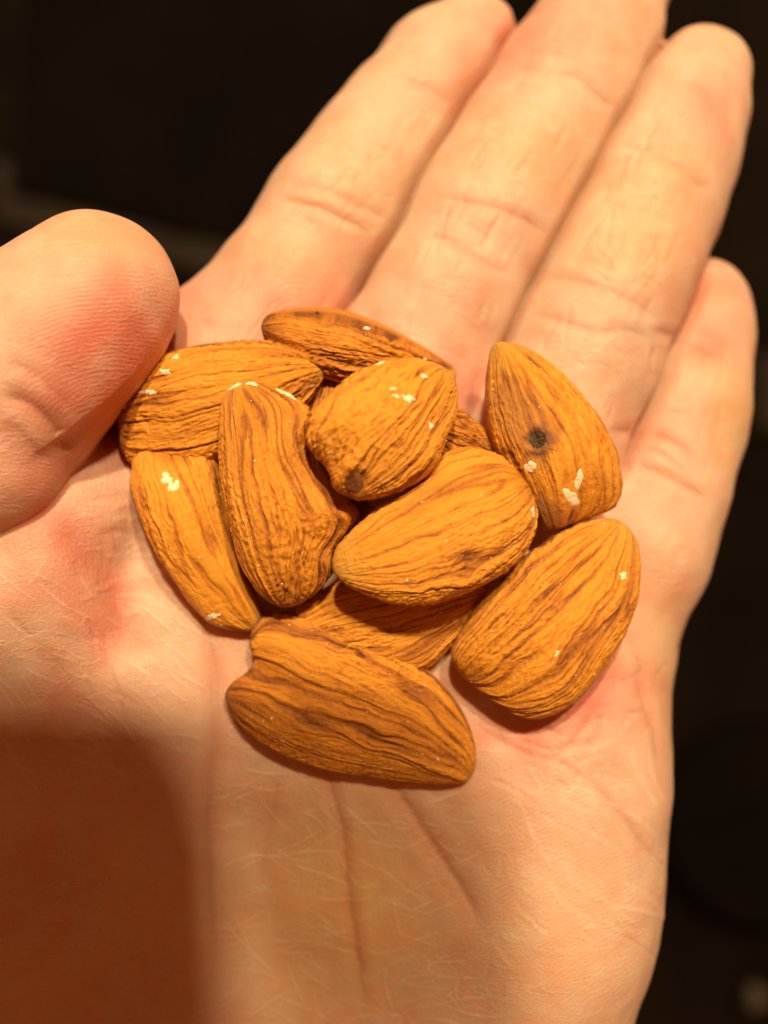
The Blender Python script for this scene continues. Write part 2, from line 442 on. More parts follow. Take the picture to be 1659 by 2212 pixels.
# creases of the palm and fingers: (points in picture units, depth mm, width mm, redness)
CREASES = [
 ([(585, 428), (640, 438), (695, 452), (750, 478), (808, 508)], .40, .75, .3),
 ([(600, 412), (660, 402), (720, 420), (790, 452), (850, 480)], .22, .8, .3),
 ([(825, 168), (880, 172), (940, 200), (1000, 258)], .36, .8, .3),
 ([(930, 424), (1000, 432), (1080, 452), (1140, 478), (1185, 510)], .38, .9, .35),
 ([(890, 500), (960, 515), (1010, 545), (1060, 575), (1125, 602)], .36, .9, .35),
 ([(1080, 142), (1150, 148), (1240, 165), (1290, 205), (1340, 255)], .40, .9, .3),
 ([(1110, 120), (1180, 112), (1240, 126), (1330, 170)], .15, .8, .2),
 ([(1160, 598), (1240, 606), (1305, 622), (1370, 655), (1440, 700)], .38, .9, .35),
 ([(1120, 672), (1200, 690), (1280, 712), (1370, 716), (1420, 745)], .32, .9, .35),
 ([(1320, 312), (1380, 318), (1440, 345), (1500, 390), (1545, 415)], .40, .9, .3),
 ([(1400, 285), (1470, 300), (1540, 345)], .15, .7, .2),
 ([(1400, 705), (1450, 725), (1520, 750), (1600, 790)], .32, .9, .5),
 ([(1300, 928), (1380, 938), (1455, 955), (1540, 1035)], .42, 1.0, .6),
 ([(1330, 1000), (1400, 1012), (1470, 1045), (1535, 1085)], .36, .8, .5),
 ([(1340, 965), (1420, 975), (1500, 1040)], .2, .7, .6),
 # palm
 ([(428, 1290), (445, 1362), (462, 1450), (466, 1552), (458, 1650), (450, 1722), (453, 1872), (462, 2010), (470, 2150)], .42, 1.1, .5),
 ([(690, 1600), (706, 1672), (725, 1740), (740, 1797), (752, 1922), (765, 2020), (780, 2122), (790, 2220)], .42, 1.0, .65),
 ([(800, 1640), (855, 1707), (890, 1760), (915, 1797), (950, 1850), (980, 1897), (1020, 1965), (1050, 2030)], .40, 1.5, .65),
 ([(600, 1650), (590, 1740), (570, 1830), (560, 1930)], .12, .9, .25),
 ([(1000, 1540), (1060, 1590), (1130, 1625), (1230, 1660), (1320, 1735), (1390, 1830), (1430, 1900)], .22, .9, .25),
 ([(1370, 1440), (1392, 1520), (1415, 1590), (1432, 1680)], .35, .8, .4),
 ([(1330, 1330), (1370, 1400), (1400, 1480)], .2, .8, .4),
 ([(1180, 1650), (1240, 1600), (1290, 1530)], .2, .6, .3),
 ([(1100, 1590), (1200, 1618), (1330, 1590)], .16, .6, .2),
 ([(1290, 1700), (1360, 1790), (1410, 1870)], .22, .7, .2),
 # thumb and its ball
 ([(-10, 846), (70, 880), (120, 930), (168, 1000)], .45, 1.3, .8),
 ([(0, 780), (60, 800), (110, 840), (170, 900)], .2, .9, .4),
 ([(0, 905), (60, 950), (100, 1010)], .12, .7, .3),
 ([(100, 1133), (150, 1160), (217, 1236), (253, 1311), (283, 1384), (300, 1450)], .30, 2.6, .7),
 ([(60, 1395), (120, 1450), (170, 1520), (220, 1600)], .2, 1.6, .5),
 ([(0, 1300), (60, 1370), (130, 1440), (190, 1520)], .14, .8, .3),
 ([(200, 1160), (260, 1150), (330, 1170)], .14, .8, .3),
 ([(170, 1090), (230, 1075), (300, 1065)], .10, .6, .2),
 # base of the index, under the almonds
 ([(425, 690), (480, 705), (540, 700)], .12, .8, .3),
 ([(1010, 900), (1030, 830), (1060, 790)], .3, 1.0, .7),
]
def fine_lines(rs):
    """short pale scratches and folds of dry skin, with finger-long lines"""
    L = []
    def seg(x, y, ang, ln, d, w, tone):
        c = rs.uniform(-0.35, 0.35)
        P = []
        for t in np.linspace(-.5, .5, 5):
            P.append((x + math.cos(ang) * ln * t - math.sin(ang) * c * ln * t * t,
                      y + math.sin(ang) * ln * t + math.cos(ang) * c * ln * t * t))
        L.append((P, d, w, tone))
    for _ in range(110):   # hollow of the palm
        x, y = rs.uniform(470, 1030), rs.uniform(1660, 2230)
        ang = rs.choice([rs.normal(-0.28, .22), rs.normal(0.25, .2), rs.normal(0.95, .25)], p=[.5, .25, .25])
        seg(x, y, ang, rs.uniform(40, 170), -rs.uniform(.02, .045), rs.uniform(.10, .16), -rs.uniform(.5, 1))
    for _ in range(80):   # ball of the thumb
        x, y = rs.uniform(-10, 440), rs.uniform(1230, 1700)
        seg(x, y, rs.normal(0.62, .22), rs.uniform(40, 150), -rs.uniform(.015, .04), rs.uniform(.10, .18), -rs.uniform(.3, .8))
    for _ in range(40):
        x, y = rs.uniform(160, 290), rs.uniform(1160, 1560)
        seg(x, y, rs.normal(1.2, .2), rs.uniform(40, 110), rs.uniform(.02, .06), .35, .2)
    for _ in range(45):   # outer edge of the palm
        x, y = rs.uniform(1080, 1420), rs.uniform(1500, 2100)
        seg(x, y, rs.normal(0.75, .3), rs.uniform(50, 170), rs.choice([-1, 1]) * rs.uniform(.02, .05), .3, rs.uniform(-.6, .2))
    for nm, n in (('index', 45), ('middle', 80), ('ring', 90), ('pinky', 30)):
        f = FING[nm]
        for _ in range(n):
            i = rs.randint(0, len(f) - 2); t = rs.rand()
            a, b = np.array(f[i]), np.array(f[i + 1]); p = a + (b - a) * t
            d = (b - a)[:2] / np.linalg.norm((b - a)[:2])
            o = rs.uniform(-.75, .75) * p[3]
            seg(p[0] - d[1] * o, p[1] + d[0] * o, math.atan2(d[1], d[0]) + rs.normal(0, .09), rs.uniform(40, 120),
                rs.uniform(.02, .07), .34, rs.uniform(-.15, .15))
        for _ in range(n // 3):
            i = rs.randint(0, len(f) - 2); t = rs.rand()
            a, b = np.array(f[i]), np.array(f[i + 1]); p = a + (b - a) * t
            d = (b - a)[:2] / np.linalg.norm((b - a)[:2])
            o = rs.uniform(-.6, .6) * p[3]
            seg(p[0] - d[1] * o, p[1] + d[0] * o, math.atan2(d[1], d[0]) + 1.57 + rs.normal(0, .2), rs.uniform(30, 90),
                rs.uniform(.02, .05), .3, .1)
    for _ in range(60):   # near the right-hand almond
        x, y = rs.uniform(1050, 1440), rs.uniform(1420, 1700)
        seg(x, y, rs.uniform(0, 3.14), rs.uniform(20, 70), rs.uniform(.02, .06), .28, .1)
    for _ in range(50):   # left of the almonds
        x, y = rs.uniform(180, 440), rs.uniform(1000, 1330)
        seg(x, y, rs.normal(-.25, .2), rs.uniform(25, 90), -rs.uniform(.02, .05), .28, -rs.uniform(.1, .5))
    return L

def hand():
    D = build_hand(kf=3.0)
    V, Q = surface_nets(D)
    for _ in range(3):
        V = laplace(V, Q, 0.5); V = laplace(V, Q, -0.52)
    V, Q = subsurf(V, Q)
    N = vnormals(V, Q)
    def front():
        x, y = to_px(V)
        ok = (N[:, 2] > 0.02) & (x > -60) & (x < 1720) & (y > -60) & (y < 2270)
        return ok[Q].all(1)
    V, Q = split(V, Q, front())
    # pull the fine vertices exactly onto the blended surface, so folds stay sharp
    global PTS
    N = vnormals(V, Q)
    x, y = to_px(V)
    # a finer mesh where hair-thin lines cross the palm
    def fine_zone():
        ok = (N[:, 2] > 0.2) & (((x > 455) & (x < 1090) & (y > 1640) & (y < 2240)) | ((x > -20) & (x < 440) & (y > 1150) & (y < 1600)))
        return ok[Q].all(1)
    V, Q = split(V, Q, fine_zone())
    N = vnormals(V, Q)
    x, y = to_px(V)
    fi = np.flatnonzero((N[:, 2] > -0.2) & (x > -90) & (x < 1750) & (y > -90) & (y < 2300))
    PTS = V[fi]
    fa, fb, pd = build_hand(True)
    val = (fb - fa < 5.5) & (fb < 4.0) & (N[fi, 2] > 0)
    vi, ni = fi[val], fi[~val]
    for _ in range(3):
        PTS = V[ni]
        V[ni] -= N[ni] * (0.9 * np.clip(build_hand(), -.5, .5))[:, None]
        N = vnormals(V, Q)
    for _ in range(14):                       # folds between fingers: sink straight down to the skin
        PTS = V[vi]
        V[vi, 2] -= 0.95 * np.clip(build_hand(), -.6, .6)
    PTS = None
    V = laplace(V, Q, 0.25)
    N = vnormals(V, Q)
    px, py = to_px(V)
    mmpx = (CAM_H - V[:, 2]) / FPX
    up = sstep(0.0, 0.35, N[:, 2])
    disp = np.zeros(len(V)); red = np.zeros(len(V)); pale = np.zeros(len(V))
    # gentle unevenness of flesh
    disp += 0.28 * pn(V[:, 0] / 9, V[:, 1] / 9, V[:, 2] / 9) + 0.10 * pn(V[:, 0] / 3.2, V[:, 1] / 3.2, V[:, 2] / 3.2)
    rs = np.random.RandomState(11)
    lines = [(p, d, w, r, True) for p, d, w, r in CREASES] + [(p, d, w, r, False) for p, d, w, r in fine_lines(rs)]
    order = np.argsort(py); pys = py[order]
    for pts, dep, wid, tone, big in lines:
        P = smooth_line(pts, 8 if big else 3)
        if big:
            P = P + 2.5 * np.stack([pn(P[:, 0] / 30, P[:, 1] / 30, 3.3), pn(P[:, 0] / 30, P[:, 1] / 30, 8.1)], 1)
        mg = wid * 3.2 * 19
        a, b = np.searchsorted(pys, [P[:, 1].min() - mg, P[:, 1].max() + mg])
        s = order[a:b]
        s = s[(px[s] > P[:, 0].min() - mg) & (px[s] < P[:, 0].max() + mg) & (up[s] > 0)]
        if not len(s): continue
        best = np.full(len(s), 1e9); tt = np.zeros(len(s))
        for i in range(len(P) - 1):
            A, B = P[i], P[i + 1]; ab = B - A
            t = np.clip(((px[s] - A[0]) * ab[0] + (py[s] - A[1]) * ab[1]) / (ab @ ab + 1e-9), 0, 1)
            d = np.hypot(px[s] - A[0] - t * ab[0], py[s] - A[1] - t * ab[1])
            k = d < best; best[k] = d[k]; tt[k] = (i + t[k]) / (len(P) - 1)
        d = best * mmpx[s]
        endf = sstep(0, .22, tt) * sstep(0, .22, 1 - tt)
        if big:
            g = 0.62 * np.exp(-(d / (wid * 1.05)) ** 2) + 0.48 * np.exp(-(d / (wid * .38)) ** 2) - 0.22 * np.exp(-((d - wid * 1.6) / (wid * .8)) ** 2)
        else:
            g = 1.5 * np.exp(-(d / wid) ** 2)
        f = endf * up[s]
        disp[s] -= (.68 if big and wid < 1.05 else 1) * dep * g * f
        if tone > 0: red[s] = np.maximum(red[s], tone * np.exp(-(d / (wid * (.9 if big else 1))) ** 2) * f)
        else: pale[s] = np.maximum(pale[s], -tone * np.exp(-(d / wid) ** 2) * f)
    probe = V + N * 1.6
    f = [(probe[:, i] - g[0]) / VOX for i, g in enumerate((GX, GY, GZ))]
    ii = [np.clip(x.astype(int), 0, n - 2) for x, n in zip(f, SHAPE)]
    ff = [np.clip(x - i, 0, 1) for x, i in zip(f, ii)]
    val = 0
    for dx in (0, 1):
        for dy in (0, 1):
            for dz in (0, 1):
                val = val + D[ii[0] + dx, ii[1] + dy, ii[2] + dz] * (ff[0] if dx else 1 - ff[0]) * (ff[1] if dy else 1 - ff[1]) * (ff[2] if dz else 1 - ff[2])
    crev = sstep(0.5, 1.3, val)
    V = V + N * (disp * crev)[:, None]
    # the fold where two fingers touch is a narrow slot
    PTS = V[vi]
    fa, fb, pd = build_hand(True)
    PTS = None
    slot = np.zeros(len(V), bool); slot[vi] = (fb - fa < 1.0) & (fb < 1.5)
    V[vi, 2] -= 2.4 * np.exp(-(fb - fa) / .75) * sstep(2.5, .8, fb) * sstep(.4, 2.5, pd)
    # colour of the skin: blood near the surface at pads and around the almonds, plus painted half-shadow tan on the lower palm
    blood = np.zeros(len(V)); yel = np.zeros(len(V)); grey = np.zeros(len(V))
    def blot(F, x, y, rx, ry, amt, ang=0.0):
        c, s_ = math.cos(ang), math.sin(ang)
        u = ((px - x) * c + (py - y) * s_) / rx; v = (-(px - x) * s_ + (py - y) * c) / ry
        F += amt * np.exp(-(u * u + v * v))
    for a in [(230, 760, 150, 190, 1.0), (150, 930, 150, 120, .75), (330, 830, 90, 160, .6), (600, 680, 190, 110, .65), (540, 590, 90, 70, .3),
              (880, 700, 120, 90, .45), (1010, 860, 90, 110, .8), (1180, 1500, 160, 110, .9), (1300, 1480, 120, 130, .55), (1080, 1640, 160, 80, .3),
              (1540, 680, 80, 150, .65), (1430, 920, 110, 60, .4), (1090, 75, 80, 90, .6), (980, 160, 100, 70, .35), (1260, 30, 120, 90, .5),
              (1530, 250, 80, 90, .6), (130, 1250, 130, 110, .75), (230, 1330, 50, 130, .5), (170, 1510, 110, 60, .6), (1350, 1130, 90, 120, .4),
              (80, 1100, 120, 90, .5), (1040, 600, 100, 60, .25), (1250, 660, 110, 60, .25), (600, 1400, 200, 160, .35), (1130, 1290, 300, 260, .3)]:
        blot(blood, *a)
    for a in [(620, 560, 110, 60, .35), (1150, 330, 100, 90, .45), (1390, 500, 110, 110, .45), (760, 360, 120, 110, .25), (1440, 360, 80, 70, .3),
              (1580, 900, 50, 110, .7), (230, 500, 150, 60, .5), (740, 1950, 270, 320, .95), (1430, 1350, 50, 200, .4), (1200, 2100, 200, 200, .2), (100, 1560, 200, 90, .3)]:  # the large lower-palm blot paints the phone's half-shadow into the skin tone
        blot(yel, *a)
    for a in [(1020, 500, 130, 55, .5, .35), (1300, 690, 130, 50, .5, .35), (1380, 700, 60, 50, .35), (1180, 120, 110, 40, .2), (1150, 450, 60, 30, .3)]:
        blot(grey, *a)
    nz = pn(V[:, 0] / 5, V[:, 1] / 5, V[:, 2] / 5 + 9)
    blood = np.clip(blood * (0.85 + .5 * nz) + 0.10 * nz, 0, 1.15)[:, None]
    base = np.array([0.685, 0.512, 0.392]); cb = np.array([0.65, 0.27, 0.21])
    cy = np.array([0.62, 0.43, 0.215]); cg = np.array([0.56, 0.44, 0.37])
    T = base + (cb - base) * blood * 1.0
    T = T + (cy - T) * np.clip(yel, 0, 1)[:, None] * .95
    T = T + (cg - T) * np.clip(grey, 0, 1)[:, None]
    T = T * (1 - red[:, None] * np.array([.10, .30, .34]))
    # finger-print flow
    ph = np.zeros(len(V)); rw = np.zeros(len(V))
    def whorl(x, y, sx, sy, ang, rx, ry, ang2, w, cx, cy_):
        c, s_ = math.cos(ang), math.sin(ang)
        u = ((px - x) * c + (py - y) * s_) * sx; v = (-(px - x) * s_ + (py - y) * c) * sy
        val = np.hypot(u, v) * 0.053
        c, s_ = math.cos(ang2), math.sin(ang2)
        u = ((px - cx) * c + (py - cy_) * s_) / rx; v = (-(px - cx) * s_ + (py - cy_) * c) / ry
        m = w * np.exp(-(u * u + v * v) ** 2)
        k = m > rw; ph[k] = val[k]; rw[k] = m[k]
    whorl(250, 960, .75, 1.0, 0, 210, 260, 0, 1.0, 190, 720)
    whorl(-20, 1500, 1, 1, 0, 130, 130, 0, .6, 60, 1050)
    whorl(640, 760, 1, .8, 0, 190, 140, -.6, .8, 610, 640)
    whorl(1000, 220, 1, 1, 0, 110, 110, 0, .5, 1040, 110)
    whorl(1300, 150, 1, 1, 0, 130, 100, 0, .5, 1300, 50)
    whorl(1490, 330, 1, 1, 0, 90, 110, 0, .5, 1520, 220)
    whorl(1800, 2900, 1, 1, 0, 350, 420, 0, .55, 1180, 1900)
    whorl(-600, 1500, 1, .6, 0, 190, 300, 0, .55, 250, 1300)
    whorl(900, 1000, .6, 1, .5, 260, 140, -.9, .5, 950, 680)
    whorl(1200, 1600, .4, 1, 0, 160, 200, 0, .4, 1440, 1250)
    org = np.array([0.0, -10.0, -15.0])
    me = mesh_np("hand", (V - org) * MM, Q, SKIN)
    me.polygons.foreach_set("use_smooth", ~slot[Q].any(1))
    add_attr(me, "tone", T)
    add_attr(me, "data", np.stack([ph, rw, np.clip(pale, 0, 1)], 1))
    o = link("hand", me, None, org * MM, "open cupped human hand, palm up, holding a small pile of almonds", "hand")
    return o, V, Q
hand_obj, HV, HQ = hand()

# ------------------------------------------------------------------ almonds
NG = 180
_g = np.linspace(-1, 1, NG + 1)
GA, GB = np.meshgrid(_g, _g, indexing='ij')
def disc_map(a, b):
    """square to disc, returns radius and angle"""
    r = np.where(np.abs(a) > np.abs(b), a, b)
    with np.errstate(divide='ignore', invalid='ignore'):
        ph = np.where(np.abs(a) > np.abs(b), (np.pi / 4) * np.where(a != 0, b / np.where(a == 0, 1, a), 0),
                      np.pi / 2 - (np.pi / 4) * np.where(b != 0, a / np.where(b == 0, 1, b), 0))
    x, y = r * np.cos(ph), r * np.sin(ph)
    return np.hypot(x, y), np.arctan2(y, x)
DR, DP = disc_map(GA, GB)

def almond(label, outline, tip, base, zt, zb, roll, T, seed, ribs=1.0, relief=1.0, chips=(), cap=0.35, stain=None, spots=(), dome=0.85, dark=0.0):
    O = smooth_line(outline, 24, closed=True)
    x, y = O[:, 0], O[:, 1]
    # centroid of the outline
    cr = x * np.roll(y, -1) - np.roll(x, -1) * y
    c = np.array([((x + np.roll(x, -1)) * cr).sum(), ((y + np.roll(y, -1)) * cr).sum()]) / (3 * cr.sum())
    ang = np.arctan2(y - c[1], x - c[0]); rad = np.hypot(x - c[0], y - c[1])
    od = np.argsort(ang); ang, rad = ang[od], rad[od]
    tip = np.array(tip, float); base = np.array(base, float)
    ax = tip - base; L = np.linalg.norm(ax); ax /= L; pr = np.array([-ax[1], ax[0]])
    aO = (O - base) @ ax / L; qO = (O - base) @ pr
    bins = np.linspace(-.1, 1.1, 61); wR = np.zeros(60); wL = np.zeros(60)
    bi = np.clip(np.digitize(aO, bins) - 1, 0, 59)
    np.maximum.at(wR, bi, qO); np.maximum.at(wL, bi, -qO)
    ker = np.array([1, 2, 3, 2, 1]) / 9
    wR = np.convolve(wR, ker, 'same'); wL = np.convolve(wL, ker, 'same')
    bc = 0.5 * (bins[1:] + bins[:-1]); wmax = max(wR.max(), wL.max())
    zc = 0.5 * (zt + zb)
    def plane(X, Y):
        a = ((X - base[0]) * ax[0] + (Y - base[1]) * ax[1]) / L
        q = (X - base[0]) * pr[0] + (Y - base[1]) * pr[1]
        qc = (c - base) @ pr
        return a, q, zb + (zt - zb) * a + roll * (q - qc) / wmax
    p0 = at(c[0], c[1], plane(*c)[2]); p1 = at(c[0] + 30, c[1], plane(c[0] + 30, c[1])[2]); p2 = at(c[0], c[1] + 30, plane(c[0], c[1] + 30)[2])
    nrm = np.cross(p2 - p0, p1 - p0); nrm /= np.linalg.norm(nrm)
    if nrm[2] < 0: nrm = -nrm
    def side(R, PH, sgn):
        Rm = np.interp(PH, ang, rad, period=2 * np.pi)
        rho = np.sin(R * np.pi / 2)
        X = c[0] + rho * Rm * np.cos(PH); Y = c[1] + rho * Rm * np.sin(PH)
        a, q, z = plane(X, Y)
        h = np.cos(R * np.pi / 2) ** dome
        th = T * (0.84 + 0.30 * np.exp(-((a - .38) / .35) ** 2))
        P = at(X, Y, z) + nrm * (sgn * th * h)[..., None]
        return P, a, q, X, Y
    P, a, q, X, Y = side(DR, DP, 1)
    sx_, sy_ = to_px(P)
    def onto(u, v):                       # the point of the outline plane under the skin seen at u,v
        k = np.argmin((sx_ - u) ** 2 + (sy_ - v) ** 2)
        return X.flat[k], Y.flat[k]
    gu = np.gradient(P, axis=0); gv = np.gradient(P, axis=1)
    N = np.cross(gu, gv); N /= np.linalg.norm(N, axis=-1)[..., None] + 1e-9
    if N[NG // 2, NG // 2, 2] < 0: N = -N
    w = np.where(q > 0, np.interp(a, bc, wR), np.interp(a, bc, wL))
    s = np.clip(q / np.maximum(w, wmax * .10), -1.15, 1.15)
    sd = seed * 7.31
    s2 = s + 0.10 * pn(s * 1.6 + sd, a * 3.0, sd) + 0.04 * pn(s * 5, a * 9 + sd, sd + 2)
    n1 = pn(s2 * 6.3 * ribs, a * 1.05 + sd, sd + 4)
    n2 = pn(s2 * 12.0 * ribs + 5, a * 2.8 + sd, sd + 6)
    n3 = pn(s2 * 29 * ribs, a * 13.0 + sd, sd + 8)
    n4 = pn(X / 16, Y / 16, sd)
    brk = sstep(-.55, .15, pn(s2 * 5 * ribs, a * 6 + sd, sd + 21)); brk2 = sstep(-.35, .25, pn(s2 * 9, a * 9 + sd, sd + 25))
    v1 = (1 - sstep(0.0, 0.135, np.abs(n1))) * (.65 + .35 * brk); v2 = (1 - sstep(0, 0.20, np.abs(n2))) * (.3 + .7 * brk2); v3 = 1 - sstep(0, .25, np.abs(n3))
    area = sstep(-.35, .35, pn(s * 1.5 + 7, a * 2.5, sd + 11))
    fade = np.clip(w / (wmax * .55), 0.15, 1) * sstep(-.02, .07, 1 - np.abs(2 * a - 1))
    big = pn(s * 2.0, a * 1.8 + sd, sd + 15)
    hgt = relief * fade * (-0.24 * v1 - 0.20 * v2 * (.5 + .5 * area) - 0.06 * v3 + 0.24 * n1 + 0.10 * n2 + 0.08 * n4 * area) + 0.30 * big * fade
    qm, am_ = q / 8.0, a * L / 20.0
    cr1 = np.abs(pn(qm + .6 * n4, am_, sd + 31)); cr2 = np.abs(pn(qm * 1.5, am_ * 1.7, sd + 37))
    crum = (.35 - cr1) * 0.26 * (.35 + .75 * area) + (.3 - cr2) * 0.09
    hgt += relief * crum * np.clip(w / (wmax * .4), .3, 1)
    for sp in spots:
        ox, oy = onto(sp[3], sp[4])
        hgt = hgt - .38 * np.exp(-(np.hypot(X - ox, Y - oy) / (sp[5] * .95)) ** 4) + .10 * np.exp(-((np.hypot(X - ox, Y - oy) - sp[5] * 1.25) / (sp[5] * .3)) ** 2)
    P = P + N * hgt[..., None]
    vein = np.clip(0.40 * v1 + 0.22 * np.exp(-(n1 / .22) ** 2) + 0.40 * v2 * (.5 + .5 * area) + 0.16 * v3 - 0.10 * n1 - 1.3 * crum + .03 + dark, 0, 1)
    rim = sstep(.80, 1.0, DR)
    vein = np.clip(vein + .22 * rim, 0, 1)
    dt = np.hypot(X - tip[0], Y - tip[1]) / L
    capm = np.clip(1 - dt / max(cap, .01) * 2.0 + .25 * n4, 0, 1) * (1 - .6 * v2) * (cap > 0)
    db = np.hypot(X - base[0], Y - base[1]) / L
    vein = np.clip(vein + .35 * (1 - sstep(.02, .16, db)), 0, 1)
    st = np.zeros_like(vein)
    for sx, sy, rx, ry, an, am in (stain or ()):
        sx, sy = onto(sx, sy)
        ca, sa = math.cos(an), math.sin(an)
        u = ((X - sx) * ca + (Y - sy) * sa) / rx; v = (-(X - sx) * sa + (Y - sy) * ca) / ry
        st = np.maximum(st, am * (1 - sstep(.35, 1.15, np.hypot(u, v) + .35 * n4 + .2 * n2)))
    # lower half on a coarser grid that shares the rim
    step = 5; nb = NG // step
    sub = slice(None, None, step)
    B, _, _, _, _ = side(DR[sub, sub], DP[sub, sub], -0.9)
    top_id = np.arange((NG + 1) ** 2).reshape(NG + 1, NG + 1)
    inner = np.zeros((nb + 1, nb + 1), bool); inner[1:-1, 1:-1] = True
    bot_id = top_id[sub, sub].copy()
    bot_id[inner] = (NG + 1) ** 2 + np.arange(inner.sum())
    V = np.concatenate([P.reshape(-1, 3), B[inner]])
    def quads(I): return np.stack([I[:-1, :-1], I[1:, :-1], I[1:, 1:], I[:-1, 1:]], -1).reshape(-1, 4)
    Qt, Qb = quads(top_id), quads(bot_id)
    ft = np.cross(P[NG // 2 + 1, NG // 2] - P[NG // 2, NG // 2], P[NG // 2, NG // 2 + 1] - P[NG // 2, NG // 2])
    if ft[2] < 0: Qt = Qt[:, ::-1]
    else: Qb = Qb[:, ::-1]
    org = V.mean(0); org[2] = V[:, 2].min()
    me = mesh_np("almond", (V - org) * MM, np.concatenate([Qt, Qb]), ALMOND)
    data = np.zeros((len(V), 3)); nt = (NG + 1) ** 2
    data[:nt] = np.stack([vein, capm, st], -1).reshape(-1, 3)
    data[nt:, 0] = .4
    add_attr(me, "data", data)
    rc = np.zeros((len(V), 3))
    rc[:nt] = np.stack([s2 * 26 * ribs, a * 6.5, np.full_like(a, sd)], -1).reshape(-1, 3)
    add_attr(me, "ribs", rc)
    o = link("almond", me, None, org * MM, label, "almond", "almonds piled in the palm")
    tree = BVHTree.FromPolygons([Vector(p) for p in P.reshape(-1, 3)],
                                quads(top_id).tolist())
    ALMONDS.append((tree, V))
    def patch(name, px, py, rx, ry, angd, mat, lift, rough, sd2, plabel=None):
        rs = np.random.RandomState(sd2)
        nr, na = 5, 28
        vs, fs = [], []
        cam_o = Vector((0, 0, CAM_H))
        ph0 = rs.rand() * 9
        for i in range(nr + 1):
            for j in range(na):
                th = 2 * math.pi * j / na
                k = 1 + rough * (1.0 * float(pn(math.cos(th) * .9 + ph0, math.sin(th) * .9, sd2)) + .45 * float(pn(math.cos(th) * 2.2 + ph0, math.sin(th) * 2.2, sd2 + 3)))
                rr = i / nr * max(k, .3)
                ca, sa = math.cos(math.radians(angd)), math.sin(math.radians(angd))
                u, v = rr * rx * math.cos(th), rr * ry * math.sin(th)
                tgt = at(px + u * ca - v * sa, py + u * sa + v * ca, 0.0)
                hit, n, _, _ = tree.ray_cast(cam_o, (Vector(tgt) - cam_o).normalized())
                if hit is None:
                    hit, n, _, _ = tree.find_nearest(Vector(at(px + u * ca - v * sa, py + u * sa + v * ca, zc)))
                if n.z < 0: n = -n
                e = lift if i < nr else -0.05
                e += (.05 * float(pn(hit.x * 3, hit.y * 3, sd2)) if i < nr else 0)
                vs.append(np.array(hit + n * e))
        for i in range(nr):
            for j in range(na):
                fs.append((i * na + j, (i + 1) * na + j, (i + 1) * na + (j + 1) % na, i * na + (j + 1) % na))
        vs = np.array(vs)
        mp = mesh_np(name, (vs - org) * MM, fs, mat)
        p = link(name, mp, o)
        if plabel: p["label"] = plabel
        return p
    for i, ch in enumerate(chips):
        patch("bare_chip", *ch[:5], KERNEL, 0.06, .8, seed * 31 + i)
    for nm, mt, lb, sx, sy, rx, ry, an in spots:
        patch(nm, sx, sy, rx * 1.05, ry * 1.05, an, mt, 0.07, .14, seed * 17 + 3, lb)
    return o
ALMONDS = []

almond("narrow almond lying on its edge at the top of the pile, below the fingers",
  [(566, 706), (571, 688), (592, 679), (640, 674), (700, 676), (750, 685), (800, 702), (850, 722), (900, 748), (950, 778), (980, 797), (986, 808), (970, 822), (900, 828), (800, 826), (720, 808), (650, 778), (598, 745), (574, 728)],
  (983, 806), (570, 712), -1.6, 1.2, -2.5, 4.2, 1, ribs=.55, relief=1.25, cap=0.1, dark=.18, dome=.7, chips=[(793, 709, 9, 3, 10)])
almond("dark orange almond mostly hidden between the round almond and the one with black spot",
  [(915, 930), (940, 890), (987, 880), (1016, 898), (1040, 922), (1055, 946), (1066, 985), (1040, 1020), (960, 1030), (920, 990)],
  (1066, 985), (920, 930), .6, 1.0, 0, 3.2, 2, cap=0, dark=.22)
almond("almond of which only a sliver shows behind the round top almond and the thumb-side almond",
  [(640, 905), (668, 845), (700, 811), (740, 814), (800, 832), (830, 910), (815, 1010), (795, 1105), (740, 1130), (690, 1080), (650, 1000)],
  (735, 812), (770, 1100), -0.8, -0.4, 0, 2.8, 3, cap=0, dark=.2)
almond("big almond beside the thumb, with a row of small white chips on its left end",
  [(244, 850), (256, 826), (290, 795), (340, 768), (400, 749), (470, 739), (540, 738), (600, 741), (650, 755), (688, 772), (702, 795), (696, 825), (665, 875), (600, 940), (520, 980), (430, 1005), (340, 1015), (290, 1005), (264, 965), (259, 915), (246, 882)],
  (700, 795), (258, 890), 1.8, .6, -1.3, 4.4, 4, relief=1.25, ribs=.9, cap=.12,
  chips=[(378, 772, 9, 5, -15), (357, 803, 13, 7, 5), (317, 847, 20, 6, 0), (266, 872, 7, 14, 25), (697, 787, 4, 11, -15)])
almond("yellow-orange almond nearest the ball of the thumb, with a white patch near its broad top",
  [(283, 1015), (290, 988), (310, 973), (345, 966), (390, 959), (430, 957), (460, 970), (474, 1005), (482, 1050), (492, 1110), (512, 1180), (537, 1250), (557, 1300), (568, 1335), (562, 1356), (545, 1363), (500, 1358), (450, 1340), (400, 1290), (360, 1235), (320, 1165), (292, 1100), (279, 1052)],
  (560, 1352), (375, 962), 0.0, 1.8, 0.8, 4.2, 5, ribs=.8, relief=.8, cap=.2, dark=-.15,
  chips=[(362, 1034, 15, 12, 0), (378, 1048, 14, 15, 30), (455, 1333, 17, 7, -25)])
almond("flat almond under the big centre almond, crossed by that almond's shadow",
  [(610, 1345), (650, 1305), (720, 1262), (800, 1235), (900, 1225), (1000, 1240), (1046, 1270), (1042, 1300), (1010, 1350), (970, 1400), (930, 1441), (870, 1460), (760, 1450), (670, 1410), (620, 1380)],
  (1044, 1278), (640, 1380), 1.2, 0.2, -1.2, 3.2, 6, cap=.1, ribs=1.15, relief=.9, dark=-.08)
